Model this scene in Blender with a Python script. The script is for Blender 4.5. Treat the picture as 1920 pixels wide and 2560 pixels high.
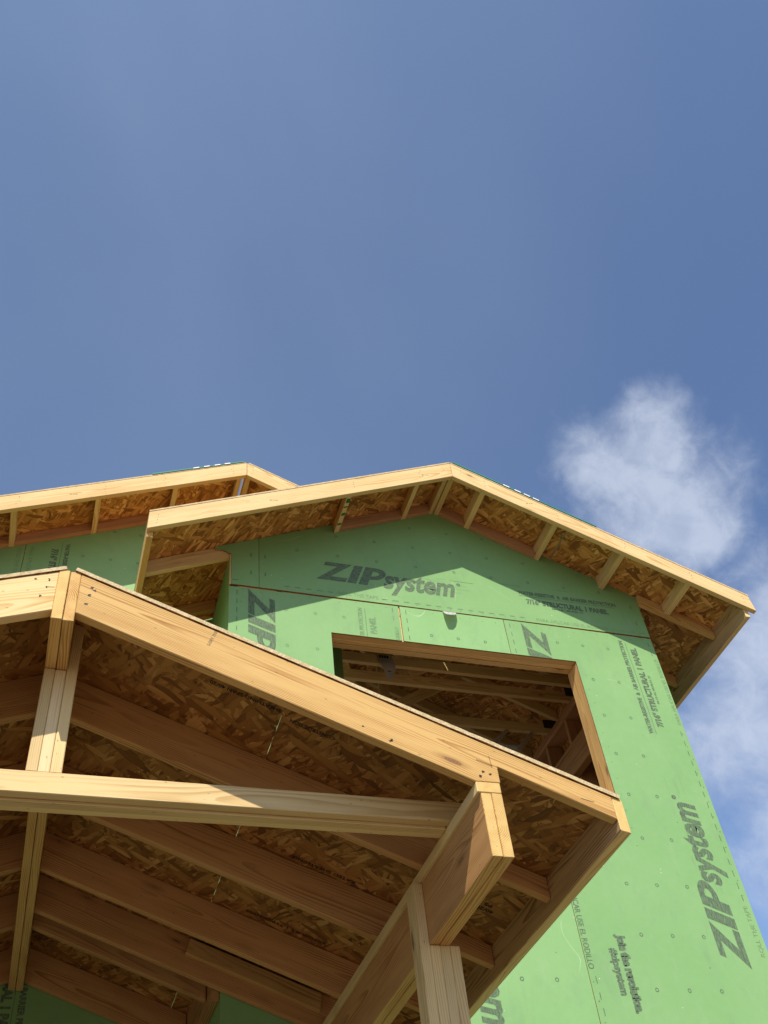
import bpy, bmesh, math, random
from mathutils import Vector, Matrix
random.seed(7)
for o in list(bpy.data.objects): bpy.data.objects.remove(o)
scn = bpy.context.scene
COL = scn.collection
SC, H = 0.9545, 1.6            # survey units -> metres, eye height
SUN = Vector((0.35, 1.0, -1.125)).normalized()      # direction the sunlight travels

# ------------------------------------------------------------------ camera
yaw, pit, rol = 0.395062871, 0.812346743, -0.140862726
cy, sy, cp, sp = math.cos(yaw), math.sin(yaw), math.cos(pit), math.sin(pit)
fw = Vector((sy*cp, cy*cp, sp)); rt = Vector((cy, -sy, 0)); up = rt.cross(fw)
r2 = rt*math.cos(rol) + up*math.sin(rol); u2 = up*math.cos(rol) - rt*math.sin(rol)
cam = bpy.data.objects.new('camera', bpy.data.cameras.new('camera')); COL.objects.link(cam)
cam.matrix_world = Matrix(((r2.x, u2.x, -fw.x, 0), (r2.y, u2.y, -fw.y, 0), (r2.z, u2.z, -fw.z, H), (0, 0, 0, 1)))
cam.data.sensor_fit = 'VERTICAL'; cam.data.sensor_height = 36.0
cam.data.lens = 2491.73/2560*36.0
cam.data.clip_start = 0.05; cam.data.clip_end = 3000
scn.camera = cam

# ------------------------------------------------------------------ node helper
class NT:
    def __init__(s, tree): s.t = tree; s.n = tree.nodes; s.l = tree.links
    def node(s, kind, **kw):
        n = s.n.new(kind)
        for k, v in kw.items(): setattr(n, k, v)
        return n
    def put(s, inp, v):
        if v is None: return
        if isinstance(v, bpy.types.NodeSocket): s.l.new(v, inp)
        else: inp.default_value = v
    def m(s, op, a, b=None, c=None, clamp=False):
        n = s.node('ShaderNodeMath', operation=op); n.use_clamp = clamp
        for i, v in enumerate((a, b, c)): s.put(n.inputs[i], v)
        return n.outputs[0]
    def v(s, op, a, b=None, sc=None):
        n = s.node('ShaderNodeVectorMath', operation=op)
        s.put(n.inputs[0], a); s.put(n.inputs[1], b)
        if sc is not None: s.put(n.inputs['Scale'], sc)
        return n.outputs['Value'] if op in ('LENGTH', 'DOT_PRODUCT', 'DISTANCE') else n.outputs[0]
    def xyz(s, v):
        n = s.node('ShaderNodeSeparateXYZ'); s.put(n.inputs[0], v); return n.outputs
    def comb(s, a, b, c):
        n = s.node('ShaderNodeCombineXYZ')
        for i, q in enumerate((a, b, c)): s.put(n.inputs[i], q)
        return n.outputs[0]
    def noise(s, vec, scale=1, detail=4, rough=.5, dist=0, out='Fac'):
        n = s.node('ShaderNodeTexNoise'); s.put(n.inputs['Vector'], vec)
        for k, q in (('Scale', scale), ('Detail', detail), ('Roughness', rough), ('Distortion', dist)): s.put(n.inputs[k], q)
        return n.outputs[out]
    def vor(s, vec, scale=1, rnd=1, feature='F1', out='Distance'):
        n = s.node('ShaderNodeTexVoronoi', feature=feature); s.put(n.inputs['Vector'], vec)
        s.put(n.inputs['Scale'], scale); s.put(n.inputs['Randomness'], rnd)
        return n.outputs[out] if out else n.outputs
    def ss(s, x, a, b, lo=0., hi=1.):
        n = s.node('ShaderNodeMapRange', interpolation_type='SMOOTHSTEP')
        for i, q in enumerate((x, a, b, lo, hi)): s.put(n.inputs[i], q)
        return n.outputs[0]
    def mix(s, f, a, b, mode='MIX'):
        n = s.node('ShaderNodeMix', data_type='RGBA', blend_type=mode)
        s.put(n.inputs[0], f); s.put(n.inputs[6], a); s.put(n.inputs[7], b)
        return n.outputs[2]
    def ramp(s, x, stops):
        n = s.node('ShaderNodeValToRGB'); s.put(n.inputs[0], x); e = n.color_ramp.elements
        while len(e) < len(stops): e.new(1.0)
        for q, (p, c) in zip(e, stops): q.position = p; q.color = c if len(c) == 4 else (*c, 1)
        return n.outputs[0]
    def rand(s): return s.node('ShaderNodeObjectInfo').outputs['Random']
    def attr(s, name='g'): return s.node('ShaderNodeAttribute', attribute_name=name).outputs['Vector']
C4 = lambda c: (c[0], c[1], c[2], 1)

# ------------------------------------------------------------------ world, sun, exposure
wd = bpy.data.worlds.new('World'); scn.world = wd; wd.use_nodes = True
w = NT(wd.node_tree); w.n.clear()
sky = w.node('ShaderNodeTexSky', sky_type='NISHITA'); sky.sun_disc = False
sd = -SUN
sky.sun_elevation = math.asin(sd.z); sky.sun_rotation = math.atan2(sd.x, sd.y)
sky.altitude = 200; sky.air_density = 1.0; sky.dust_density = 0.35; sky.ozone_density = 1.6
d = w.v('NORMALIZE', w.node('ShaderNodeTexCoord').outputs['Generated'])
def pixdir(x, y):
    q = r2*((x-960)/2491.73) - u2*((y-1280)/2491.73) + fw
    return q.normalized()
wob = w.v('SCALE', w.v('SUBTRACT', w.noise(d, 9.0, 4, .55, 0, 'Color'), (.5, .5, .5)), None, .07)
dw = w.v('ADD', d, wob)
fb = w.noise(d, 16.0, 9, .62, .35)
fb2 = w.noise(w.v('ADD', d, (.31, .17, .05)), 34.0, 6, .62, .4)
field = w.m('ADD', w.m('MULTIPLY', w.m('SUBTRACT', fb, .5), 1.9), w.m('MULTIPLY', w.m('SUBTRACT', fb2, .5), .7))
def puff(c, rad):
    return w.m('SUBTRACT', 1.0, w.m('DIVIDE', w.v('DISTANCE', dw, tuple(c)), rad))
blob = None
for c_, rr in ((pixdir(1630, 1240), .112), (pixdir(1640, 1125), .080), (pixdir(1540, 1190), .075), (pixdir(1700, 1310), .08), (pixdir(2000, 1670), .15), (pixdir(1860, 1830), .10), (pixdir(2150, 2000), .16),
               (Vector((-.8, .5, .45)).normalized(), .2), (Vector((.5, -.8, .5)).normalized(), .25)):
    q = puff(c_, rr); blob = q if blob is None else w.m('MAXIMUM', blob, q)
dens = w.ss(w.m('ADD', blob, w.m('MULTIPLY', field, .50)), .0, .85)
cl = w.m('MULTIPLY', w.m('MULTIPLY', dens, w.ss(fb2, .25, .7, .72, 1.0)), .70, clamp=True)
veil = w.m('MULTIPLY', w.ss(w.noise(w.v('MULTIPLY', d, (1.5, 1.1, .8)), 1.5, 4, .45, .6), .30, .75), .05)
cir = w.ss(w.v('DISTANCE', w.v('ADD', d, w.v('SCALE', w.noise(d, 2.2, 3, .5, .5, 'Color'), None, .35)), tuple(pixdir(250, -350)+Vector((.175, .175, .175)))), .75, .10)
veil = w.m('ADD', veil, w.m('MULTIPLY', cir, .075))
skyc = w.mix(1.0, sky.outputs[0], (0.93, 0.94, 1.02, 1), 'MULTIPLY')
c1 = w.mix(veil, skyc, (5.0, 6.3, 7.0, 1))
c2 = w.mix(cl, c1, (4.1, 4.5, 5.3, 1))
bg = w.node('ShaderNodeBackground'); w.put(bg.inputs[0], c2); bg.inputs[1].default_value = 0.14
w.l.new(bg.outputs[0], w.node('ShaderNodeOutputWorld').inputs[0])
sl = bpy.data.lights.new('sun', 'SUN'); sl.energy = 4.6; sl.angle = math.radians(.53); sl.color = (1, .93, .82)
so = bpy.data.objects.new('sun', sl); COL.objects.link(so)
so.rotation_euler = SUN.to_track_quat('-Z', 'Y').to_euler(); so.location = (-6, -18, 22)
vs = scn.view_settings; vs.view_transform = 'Standard'; vs.look = 'None'; vs.gamma = 1; vs.use_curve_mapping = False
vs.exposure = 0.27

# ------------------------------------------------------------------ materials
def material(name):
    m = bpy.data.materials.new(name); m.use_nodes = True
    t = NT(m.node_tree); t.n.clear()
    b = t.node('ShaderNodeBsdfPrincipled'); o = t.node('ShaderNodeOutputMaterial')
    t.l.new(b.outputs[0], o.inputs[0]); b.inputs['Specular IOR Level'].default_value = .25
    return m, t, b
def bump(t, b, h, strength, dist):
    n = t.node('ShaderNodeBump'); t.put(n.inputs['Height'], h)
    n.inputs['Strength'].default_value = strength; n.inputs['Distance'].default_value = dist
    t.l.new(n.outputs[0], b.inputs['Normal'])

def wood(name, light, dark, grey=0.0, var=.26):
    m, t, b = material(name)
    g = t.attr(); u, v_, w_ = t.xyz(g)
    kv = t.v('MULTIPLY', g, (2.3, 9.0, 2.2))
    kvo = t.vor(kv, 1.0, 1.0, 'F1', None); kcull = t.xyz(kvo['Color'])
    kn = t.m('ADD', kvo['Distance'], t.m('ADD', t.ss(kcull[0], .34, .36, .5, 0.0), t.m('MULTIPLY', kcull[1], .06)))
    knd = t.m('ADD', kn, t.m('MULTIPLY', t.m('SUBTRACT', t.noise(g, 45, 2), .5), .03))
    n1 = t.noise(t.v('MULTIPLY', g, (.7, 4.5, 4.5)), 1.0, 2, .5)
    r = t.m('SQRT', t.m('ADD', t.m('MULTIPLY', v_, v_), t.m('MULTIPLY', w_, w_)))
    r = t.m('ADD', r, t.m('MULTIPLY', t.m('SUBTRACT', n1, .5), .075))
    r = t.m('ADD', r, t.m('MULTIPLY', t.m('POWER', 2.718, t.m('MULTIPLY', kn, -8.0)), .018))
    r = t.m('ADD', r, t.m('MULTIPLY', t.noise(t.v('MULTIPLY', g, (4, 60, 60)), 1.0, 2), .0012))
    fr = t.m('FRACT', t.m('MULTIPLY', r, 165.0))
    ring = t.m('MULTIPLY', t.ss(fr, .25, .9), t.ss(fr, 1.0, .93))
    fib = t.noise(t.v('MULTIPLY', g, (9, 330, 330)), 1.0, 3, .6)
    blot = t.noise(t.v('MULTIPLY', g, (1.3, 6, 6)), 1.0, 3, .6)
    f = t.m('ADD', t.m('MULTIPLY', t.m('MULTIPLY', ring, t.ss(t.noise(t.v('MULTIPLY', g, (2.1, 22, 22)), 1.0, 2), .25, .75)), 1.15), t.m('MULTIPLY', t.m('SUBTRACT', fib, .5), .8))
    f = t.m('ADD', f, t.m('MULTIPLY', t.m('SUBTRACT', blot, .5), 1.1), clamp=True)
    col = t.mix(f, C4(light), C4(dark))
    kd = t.ss(knd, .125, .085)
    halo = t.m('MULTIPLY', t.ss(knd, .24, .08), .5)
    col = t.mix(halo, col, C4([c*.72 for c in dark]))
    krg = t.m('SINE', t.m('MULTIPLY', knd, 260.0))
    kcol = t.mix(t.ss(krg, -1, 1), C4((.19, .09, .036)), C4((.33, .175, .075)))
    col = t.mix(kd, col, kcol)
    # pencil dirt, boot scuffs and small dents
    dirt = t.ss(t.noise(t.v('MULTIPLY', g, (3.2, 9, 9)), 1.0, 4, .7, .5), .64, .80)
    col = t.mix(t.m('MULTIPLY', dirt, .38), col, C4((.17, .14, .11)))
    spk = t.ss(t.vor(t.v('MULTIPLY', g, (14, 30, 30)), 1.0, 1.0), .10, .05)
    col = t.mix(t.m('MULTIPLY', spk, .45), col, C4((.12, .07, .04)))
    if grey: col = t.mix(t.m('MULTIPLY', t.ss(blot, .3, .6), grey), col, C4((.42, .36, .27)))
    k = t.m('ADD', 1 - var/2, t.m('MULTIPLY', t.rand(), var))
    col = t.mix(1.0, col, t.comb(k, k, k), 'MULTIPLY')
    t.put(b.inputs['Base Color'], col)
    t.put(b.inputs['Roughness'], t.m('ADD', .62, t.m('MULTIPLY', fib, .25)))
    bump(t, b, fib, .35, .0012)
    return m

def osb(name, tone=(1, 1, 1), edge=False):
    m, t, b = material(name)
    g = t.attr()
    col = None; hgt = None
    A = [(.15, 10, 46, 0), (1.9, 9.5, 42, 3.1), (.75, 10, 40, 7.7), (2.55, 11, 60, 12.3), (-.4, 9, 38, 17.9), (1.2, 9, 34, 29.3)]
    if edge: A = [(0, 10, 160, 0), (.05, 14, 220, 4.0)]
    warpv = t.v('SCALE', t.v('SUBTRACT', t.noise(g, 7, 2, .5, 0, 'Color'), (.5, .5, .5)), None, .03)
    g2 = t.v('ADD', g, warpv)
    for i, (ang, su, sv, off) in enumerate(A):
        ca, sa = math.cos(ang), math.sin(ang)
        a = t.v('DOT_PRODUCT', g2, (ca, sa, 0)); c = t.v('DOT_PRODUCT', g2, (-sa, ca, 0))
        vec = t.comb(t.m('MULTIPLY_ADD', a, su, off), t.m('MULTIPLY_ADD', c, sv, off*1.7), t.m('MULTIPLY', t.xyz(g)[2], 6.0))
        o = t.vor(vec, 1.0, 1.0, 'F1', None)
        rc = t.xyz(o['Color'])
        strand = t.noise(t.comb(t.m('MULTIPLY', a, 12.0), t.m('MULTIPLY', c, 420.0), off), 1.0, 2)
        base = t.ramp(t.m('ADD', rc[0], t.m('MULTIPLY', t.m('SUBTRACT', strand, .5), .45)),
                      [(0, (.17, .078, .022)), (.28, (.30, .155, .048)), (.62, (.40, .225, .075)), (.88, (.50, .305, .115)), (1, (.62, .43, .19))])
        shade = t.ss(o['Distance'], .9, .5, .66, 1.0)
        base = t.mix(1.0, base, t.comb(shade, shade, shade), 'MULTIPLY')
        if col is None: col, hgt = base, rc[2]
        else:
            pres = t.ss(rc[1], *((.56, .58) if i < 5 else (.74, .76)))
            col = t.mix(pres, col, base)
    big = t.noise(g, 2.2, 3)
    kk = t.m('ADD', .78, t.m('MULTIPLY', big, .44))
    col = t.mix(1.0, col, t.comb(kk, kk, kk), 'MULTIPLY')
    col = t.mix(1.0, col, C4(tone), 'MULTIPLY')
    t.put(b.inputs['Base Color'], col); b.inputs['Roughness'].default_value = .6
    bump(t, b, t.noise(t.v('MULTIPLY', g, (18, 60, 1)), 1.0, 2), .5, .003)
    return m

def rough_edge(name, a, c):
    m, t, b = material(name)
    g = t.v('MULTIPLY', t.attr(), (1, 1, 50))
    n = t.noise(g, 130, 4, .7); n2 = t.noise(g, 35, 3, .6)
    t.put(b.inputs['Base Color'], t.mix(t.ss(t.m('ADD', t.m('MULTIPLY', n, .6), t.m('MULTIPLY', n2, .4)), .36, .62), C4(a), C4(c)))
    b.inputs['Roughness'].default_value = .9
    bump(t, b, n, .8, .004)
    return m

def green_board():
    m, t, b = material('green_sheathing_face')
    g = t.attr()
    big = t.noise(g, 1.6, 4, .55)
    fine = t.noise(g, 240, 3, .6)
    mid = t.noise(t.v('MULTIPLY', g, (1, 1, 1)), 22, 5, .65)
    col = t.mix(t.ss(big, .3, .7), C4((.212, .398, .146)), C4((.244, .434, .169)))
    col = t.mix(t.m('MULTIPLY', t.ss(mid, .35, .75), .16), col, C4((.32, .50, .24)))
    col = t.mix(t.m('MULTIPLY', t.ss(fine, .3, .7), .30), col, C4((.19, .365, .14)))
    # scrapes, dust and pale specks of chipped overlay
    scr = t.noise(t.v('MULTIPLY', g, (5, 38, 1)), 1.0, 6, .7, 1.2)
    col = t.mix(t.m('MULTIPLY', t.ss(scr, .69, .76), .22), col, C4((.50, .62, .42)))
    grime = t.noise(t.v('MULTIPLY', g, (3, 1.2, 1)), 2.0, 6, .68, .6)
    col = t.mix(t.m('MULTIPLY', t.ss(grime, .52, .72), .34), col, C4((.185, .30, .155)))
    v1 = t.vor(g, 13.0, 1, 'F1', None)
    sp = t.m('MULTIPLY', t.ss(v1['Distance'], .045, .03), t.ss(t.xyz(v1['Color'])[0], .62, .64))
    col = t.mix(sp, col, C4((.66, .68, .55)))
    v2 = t.vor(t.v('ADD', g, (3.3, 8.1, 0)), 9.0, 1, 'F1', None)
    sp2 = t.m('MULTIPLY', t.ss(v2['Distance'], .035, .025), t.ss(t.xyz(v2['Color'])[0], .66, .68))
    col = t.mix(sp2, col, C4((.05, .06, .04)))
    arc = t.m('ABSOLUTE', t.m('SUBTRACT', t.noise(t.v('ADD', g, (9.7, 2.2, 0)), 1.15, 2, .4, .4), .5))
    gate = t.ss(t.noise(t.v('ADD', g, (1.7, 5.2, 0)), 3.0, 2), .56, .62)
    col = t.mix(t.m('MULTIPLY', t.m('MULTIPLY', t.ss(arc, .0016, .0004), gate), .55), col, C4((.48, .60, .38)))
    dust = t.ss(t.noise(t.v('MULTIPLY', g, (7, 2.2, 1)), 1.0, 7, .72), .55, .80)
    col = t.mix(t.m('MULTIPLY', dust, .20), col, C4((.45, .50, .36)))
    kp = t.m('ADD', .95, t.m('MULTIPLY', t.rand(), .09))
    col = t.mix(1.0, col, t.comb(kp, kp, kp), 'MULTIPLY')
    t.put(b.inputs['Base Color'], col)
    t.put(b.inputs['Roughness'], t.m('ADD', .52, t.m('MULTIPLY', mid, .2)))
    bump(t, b, t.m('ADD', t.m('MULTIPLY', fine, .5), t.m('MULTIPLY', mid, 1.0)), .22, .0015)
    return m

def ink(name, cover=.9, streak=True):
    m, t, b = material(name)
    g = t.attr()
    n = t.noise(t.v('MULTIPLY', g, (26, 90, 1)), 1.0, 6, .75)
    n2 = t.noise(g, 300, 3, .7)
    f = t.ss(t.m('ADD', t.m('MULTIPLY', n, .6), t.m('MULTIPLY', n2, .4)), .34, .60, cover-.50, cover)
    col = t.mix(f, C4((.25, .44, .18)), C4((.058, .066, .058)))
    t.put(b.inputs['Base Color'], col); b.inputs['Roughness'].default_value = .7
    return m

def plain(name, col, rough=.7, metal=0, amt=.25, sc=18):
    m, t, b = material(name)
    tc = t.node('ShaderNodeTexCoord').outputs['Object']
    n = t.noise(tc, sc, 5, .6)
    t.put(b.inputs['Base Color'], t.mix(t.m('MULTIPLY', t.ss(n, .3, .7), amt), C4(col), C4([c*.55 for c in col])))
    b.inputs['Roughness'].default_value = rough; b.inputs['Metallic'].default_value = metal
    return m

M = {}
M['pale'] = wood('pale_spruce', (.73, .525, .25), (.54, .335, .118))
M['fir'] = wood('orange_fir', (.64, .405, .145), (.37, .175, .043))
M['rafter'] = wood('brown_fir', (.54, .295, .112), (.32, .145, .047), 0, .24)
M['tie'] = wood('weathered_spruce', (.76, .56, .265), (.57, .365, .14), .08)
M['post'] = wood('greyed_spruce', (.72, .54, .29), (.52, .355, .17), .10)
M['end'] = wood('saw_cut_end', (.66, .45, .165), (.47, .265, .075))
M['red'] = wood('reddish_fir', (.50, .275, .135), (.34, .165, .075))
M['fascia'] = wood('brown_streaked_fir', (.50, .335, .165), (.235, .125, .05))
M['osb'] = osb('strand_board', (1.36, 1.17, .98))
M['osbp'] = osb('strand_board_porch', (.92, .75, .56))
M['osbe'] = rough_edge('strand_board_edge', (.66, .545, .33), (.46, .335, .17))
M['osbd'] = rough_edge('strand_board_cut_edge', (.46, .27, .12), (.26, .13, .05))
M['green'] = green_board()
M['ink'] = ink('black_print')
M['inkf'] = ink('faint_print', .62)
M['stamp'] = plain('mill_stamp', (.03, .024, .018), .8, 0, .4, 90)
M['nail'] = plain('dark_nail_hole', (.035, .028, .022), .6, 0, .3)
M['teal'] = plain('teal_membrane', (.045, .25, .20), .45, 0, .2)
M['gstripe'] = plain('green_marker', (.02, .17, .07), .6, 0, .4, 60)
M['white'] = plain('white_print', (.78, .79, .77), .6, 0, .12)
M['chip'] = plain('chipped_overlay', (.50, .54, .36), .8)
M['paper'] = plain('white_paper', (.74, .71, .70), .8, 0, .1)
M['card'] = plain('grey_card', (.66, .62, .55), .8, 0, .3)
M['orange'] = plain('orange_print', (.55, .16, .05), .7)
M['fade'] = plain('faded_stamp', (.33, .22, .12), .8, 0, .5, 120)
M['steel'] = plain('galvanised_steel', (.62, .63, .63), .45, .3, .3)
M['plate'] = plain('dark_truss_plate', (.09, .09, .085), .5, .7, .5)
M['seam'] = plain('grey_green_joint', (.20, .27, .24), .6)

# ------------------------------------------------------------------ mesh helpers (all in survey units, camera at origin)
def P(p): return Vector((p[0]*SC, p[1]*SC, p[2]*SC+H))
def thing(name, label, cat, base, group=None):
    o = bpy.data.objects.new(name, None); COL.objects.link(o)
    o.location = P(base); o['label'] = label; o['category'] = cat
    o.empty_display_size = .2
    if group: o['group'] = group
    return o
def base_of(o):
    while o.parent: o = o.parent
    return o.location
def link(name, me, mats, parent, label=None):
    o = bpy.data.objects.new(name, me); COL.objects.link(o)
    for q in (mats if isinstance(mats, (list, tuple)) else [mats]): me.materials.append(M[q] if isinstance(q, str) else q)
    if parent is not None: o.parent = parent
    if label: o['label'] = label
    return o
def finish(name, bm, parent, mats, gf, base=None, label=None):
    """bm in survey units; gf(co)->grain coordinates in metres"""
    bmesh.ops.recalc_face_normals(bm, faces=bm.faces)
    me = bpy.data.meshes.new(name)
    gl = [gf(v.co) for v in bm.verts]
    b0 = base if base is not None else (base_of(parent) if parent else Vector((0, 0, 0)))
    for v in bm.verts: v.co = P(v.co) - b0
    bm.to_mesh(me); bm.free()
    at = me.attributes.new('g', 'FLOAT_VECTOR', 'POINT')
    for i, q in enumerate(gl): at.data[i].vector = q
    return link(name, me, mats, parent, label)
AX = {'x': (Vector((1, 0, 0)), 1, 2), 'y': (Vector((0, 1, 0)), 0, 2), 'z': (Vector((0, 0, 1)), 0, 1)}
def prism(name, parent, poly, axis, a0, a1, mat, grain, bev=.0025, endmat=None, wob=.0, pith=None, sub=0, inner=None):
    """poly: 2-D outline; axis: extrusion axis; grain: 3-D direction of the wood fibre"""
    bm = bmesh.new()
    _, i, j = AX[axis]; k = 'xyz'.index(axis)
    def mk(p, a):
        c = [0, 0, 0]; c[i] = p[0]; c[j] = p[1]; c[k] = a; return bm.verts.new(c)
    lo = [mk(p, a0) for p in poly]; hi = [mk(p, a1) for p in poly]
    n = len(poly)
    bm.faces.new(lo); bm.faces.new(hi[::-1])
    for q in range(n): bm.faces.new((lo[q], lo[(q+1) % n], hi[(q+1) % n], hi[q]))
    if sub:
        es = [e for e in bm.edges if e.calc_length() > .5]
        bmesh.ops.subdivide_edges(bm, edges=es, cuts=sub, use_grid_fill=True)
    bmesh.ops.recalc_face_normals(bm, faces=bm.faces)
    if bev:
        bmesh.ops.bevel(bm, geom=[e for e in bm.edges if e.calc_face_angle(0) > .4], offset=bev, segments=1, affect='EDGES', profile=.5)
    gd = Vector(grain).normalized()
    if wob:
        ph = random.random()*6
        for v in bm.verts:
            s = v.co.dot(gd)
            off = wob*math.sin(s*1.7+ph)
            v.co[(k if abs(gd[k]) < .5 else i)] += off
    # end faces get their own material when asked for
    if endmat:
        bm.normal_update()
        for f in bm.faces:
            if abs(f.normal.dot(gd)) > .8: f.material_index = 1
    if inner:
        bm.normal_update()
        for f in bm.faces:
            if f.normal.dot(Vector(inner[1])) > .8: f.material_index = 2
    cen = sum((v.co for v in bm.verts), Vector())/len(bm.verts)
    ext = [max(v.co[q] for v in bm.verts)-min(v.co[q] for v in bm.verts) for q in range(3)]
    ref = Vector((0, 0, 1)) if abs(gd.z) < .7 else Vector((1, 0, 0))
    e1 = (ref - gd*ref.dot(gd)).normalized(); e2 = gd.cross(e1)
    d1 = max(v.co.dot(e1) for v in bm.verts)-min(v.co.dot(e1) for v in bm.verts)
    d2 = max(v.co.dot(e2) for v in bm.verts)-min(v.co.dot(e2) for v in bm.verts)
    if d2 > d1: e1, e2 = e2, e1
    r = random.random
    # broad face across e1; the pith lies off the thin side (flat sawn)
    po = pith or (r()*.09-.045, .035+r()*.06)
    uo = r()*20
    sg = random.choice((-1, 1))
    def gf(co):
        q = co-cen
        return (q.dot(gd)*SC+uo, q.dot(e1)*SC+po[0], sg*q.dot(e2)*SC+po[1])
    return finish(name, bm, parent, [mat, endmat or mat]+([inner[0]] if inner else []), gf)
def box(name, parent, x, y, z, mat, grain='auto', **kw):
    if grain == 'auto':
        e = (x[1]-x[0], y[1]-y[0], z[1]-z[0]); grain = [(1, 0, 0), (0, 1, 0), (0, 0, 1)][e.index(max(e))]
    return prism(name, parent, [(x[0], z[0]), (x[1], z[0]), (x[1], z[1]), (x[0], z[1])], 'y', y[0], y[1], mat, grain, **kw)
def stick(name, parent, a, b, wide, thick, mat, ref=(0, 1, 0), **kw):
    """free board from a to b, `thick` along ref, `wide` across it"""
    a, b = Vector(a), Vector(b); u = (b-a).normalized(); t = Vector(ref); t = (t-u*t.dot(u)).normalized(); s = u.cross(t)
    bm = bmesh.new(); vs = []
    for p in (a, b):
        for q, r in ((-1, -1), (1, -1), (1, 1), (-1, 1)): vs.append(bm.verts.new(p+s*q*wide/2+t*r*thick/2))
    for f in ((0, 1, 2, 3), (7, 6, 5, 4), (0, 4, 5, 1), (1, 5, 6, 2), (2, 6, 7, 3), (3, 7, 4, 0)): bm.faces.new([vs[q] for q in f])
    bmesh.ops.recalc_face_normals(bm, faces=bm.faces)
    bmesh.ops.bevel(bm, geom=list(bm.edges), offset=.0025, segments=1, affect='EDGES', profile=.5)
    c = (a+b)/2; uo = random.random()*20; po = (random.random()*.08-.04, .04+random.random()*.05)
    return finish(name, bm, parent, mat, lambda co: ((co-c).dot(u)*SC+uo, (co-c).dot(s)*SC+po[0], (co-c).dot(t)*SC+po[1]))
def sheet(name, parent, poly3, thick, nrm, mats, U, V, jag=0.0, bev=0):
    """flat board: polygon of 3-D points, extruded along nrm; mats = (face, edge)"""
    bm = bmesh.new(); nrm = Vector(nrm).normalized(); U = Vector(U).normalized(); V = Vector(V).normalized()
    pts = []
    n = len(poly3)
    for q in range(n):
        a, b = Vector(poly3[q]), Vector(poly3[(q+1) % n]); pts.append(a)
        if jag:
            k = int((b-a).length/.035)
            for s in range(1, k): pts.append(a.lerp(b, s/k)+(U*(random.random()-.5)+V*(random.random()-.5))*jag)
    lo = [bm.verts.new(p) for p in pts]; hi = [bm.verts.new(p+nrm*thick) for p in pts]
    f0 = bm.faces.new(lo); f1 = bm.faces.new(hi[::-1]); n = len(pts)
    for q in range(n): bm.faces.new((lo[q], lo[(q+1) % n], hi[(q+1) % n], hi[q])).material_index = 1
    if len(mats) > 2: f1.material_index = 2
    uo, vo = random.random()*30, random.random()*30
    return finish(name, bm, parent, list(mats), lambda co: (co.dot(U)*SC+uo, co.dot(V)*SC+vo, co.dot(nrm)*SC*.02))
def flat(name, parent, polys, O, U, V, N, off, mat, seedless=False):
    """printed shapes: list of 2-D polygons in the U,V plane through O, lifted by off along N"""
    bm = bmesh.new(); O, U, V, N = Vector(O), Vector(U), Vector(V), Vector(N)
    for p in polys:
        try: bm.faces.new([bm.verts.new(O+U*a+V*b+N*off) for a, b in p])
        except ValueError: pass
    r = random.random()*20
    me_g = lambda co: ((co-O).dot(U)*SC+r, (co-O).dot(V)*SC+r, 0)
    bm2 = bm
    me = bpy.data.meshes.new(name)
    gl = [me_g(v.co) for v in bm2.verts]; b0 = base_of(parent)
    bm2.normal_update()
    for f in bm2.faces:
        if f.normal.dot(N) < 0: f.normal_flip()
    for v in bm2.verts: v.co = P(v.co)-b0
    bm2.to_mesh(me); bm2.free()
    at = me.attributes.new('g', 'FLOAT_VECTOR', 'POINT')
    for i, q in enumerate(gl): at.data[i].vector = q
    o = link(name, me, mat, parent)
    if len(polys) > 1: o['kind'] = 'stuff'
    return o
_tc = {}
def glyphs(txt, bold=.012, shear=0.0, space=1.0):
    key = (txt, bold, shear, space)
    if key in _tc: return _tc[key]
    cu = bpy.data.curves.new('t', 'FONT'); cu.body = txt; cu.offset = bold; cu.shear = shear; cu.space_character = space
    cu.resolution_u = 3; cu.fill_mode = 'FRONT'
    ob = bpy.data.objects.new('t', cu); COL.objects.link(ob)
    dg = bpy.context.evaluated_depsgraph_get(); me = ob.evaluated_get(dg).to_mesh()
    vs = [(v.co.x, v.co.y) for v in me.vertices]; fs = [[vs[i] for i in p.vertices] for p in me.polygons]
    ob.evaluated_get(dg).to_mesh_clear(); bpy.data.objects.remove(ob); bpy.data.curves.remove(cu)
    _tc[key] = fs; return fs
def fit(fs, x0, x1, y0, y1, capref=None):
    xs = [a for f in fs for a, b in f]; ys = [b for f in fs for a, b in f]
    ax, bx = min(xs), max(xs); ay, by = (0.0, capref) if capref else (min(ys), max(ys))
    return [[(x0+(a-ax)/(bx-ax)*(x1-x0), y0+(b-ay)/(by-ay)*(y1-y0)) for a, b in f] for f in fs]
def rect(a0, a1, b0, b1): return [(a0, b0), (a1, b0), (a1, b1), (a0, b1)]
def ringpoly(cx, cz, r, t, n=12):
    out = []
    for k in range(n):
        a, b = 2*math.pi*k/n, 2*math.pi*(k+1)/n
        out.append([(cx+math.cos(a)*r, cz+math.sin(a)*r), (cx+math.cos(b)*r, cz+math.sin(b)*r), (cx+math.cos(b)*(r-t), cz+math.sin(b)*(r-t)), (cx+math.cos(a)*(r-t), cz+math.sin(a)*(r-t))])
    return out
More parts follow.
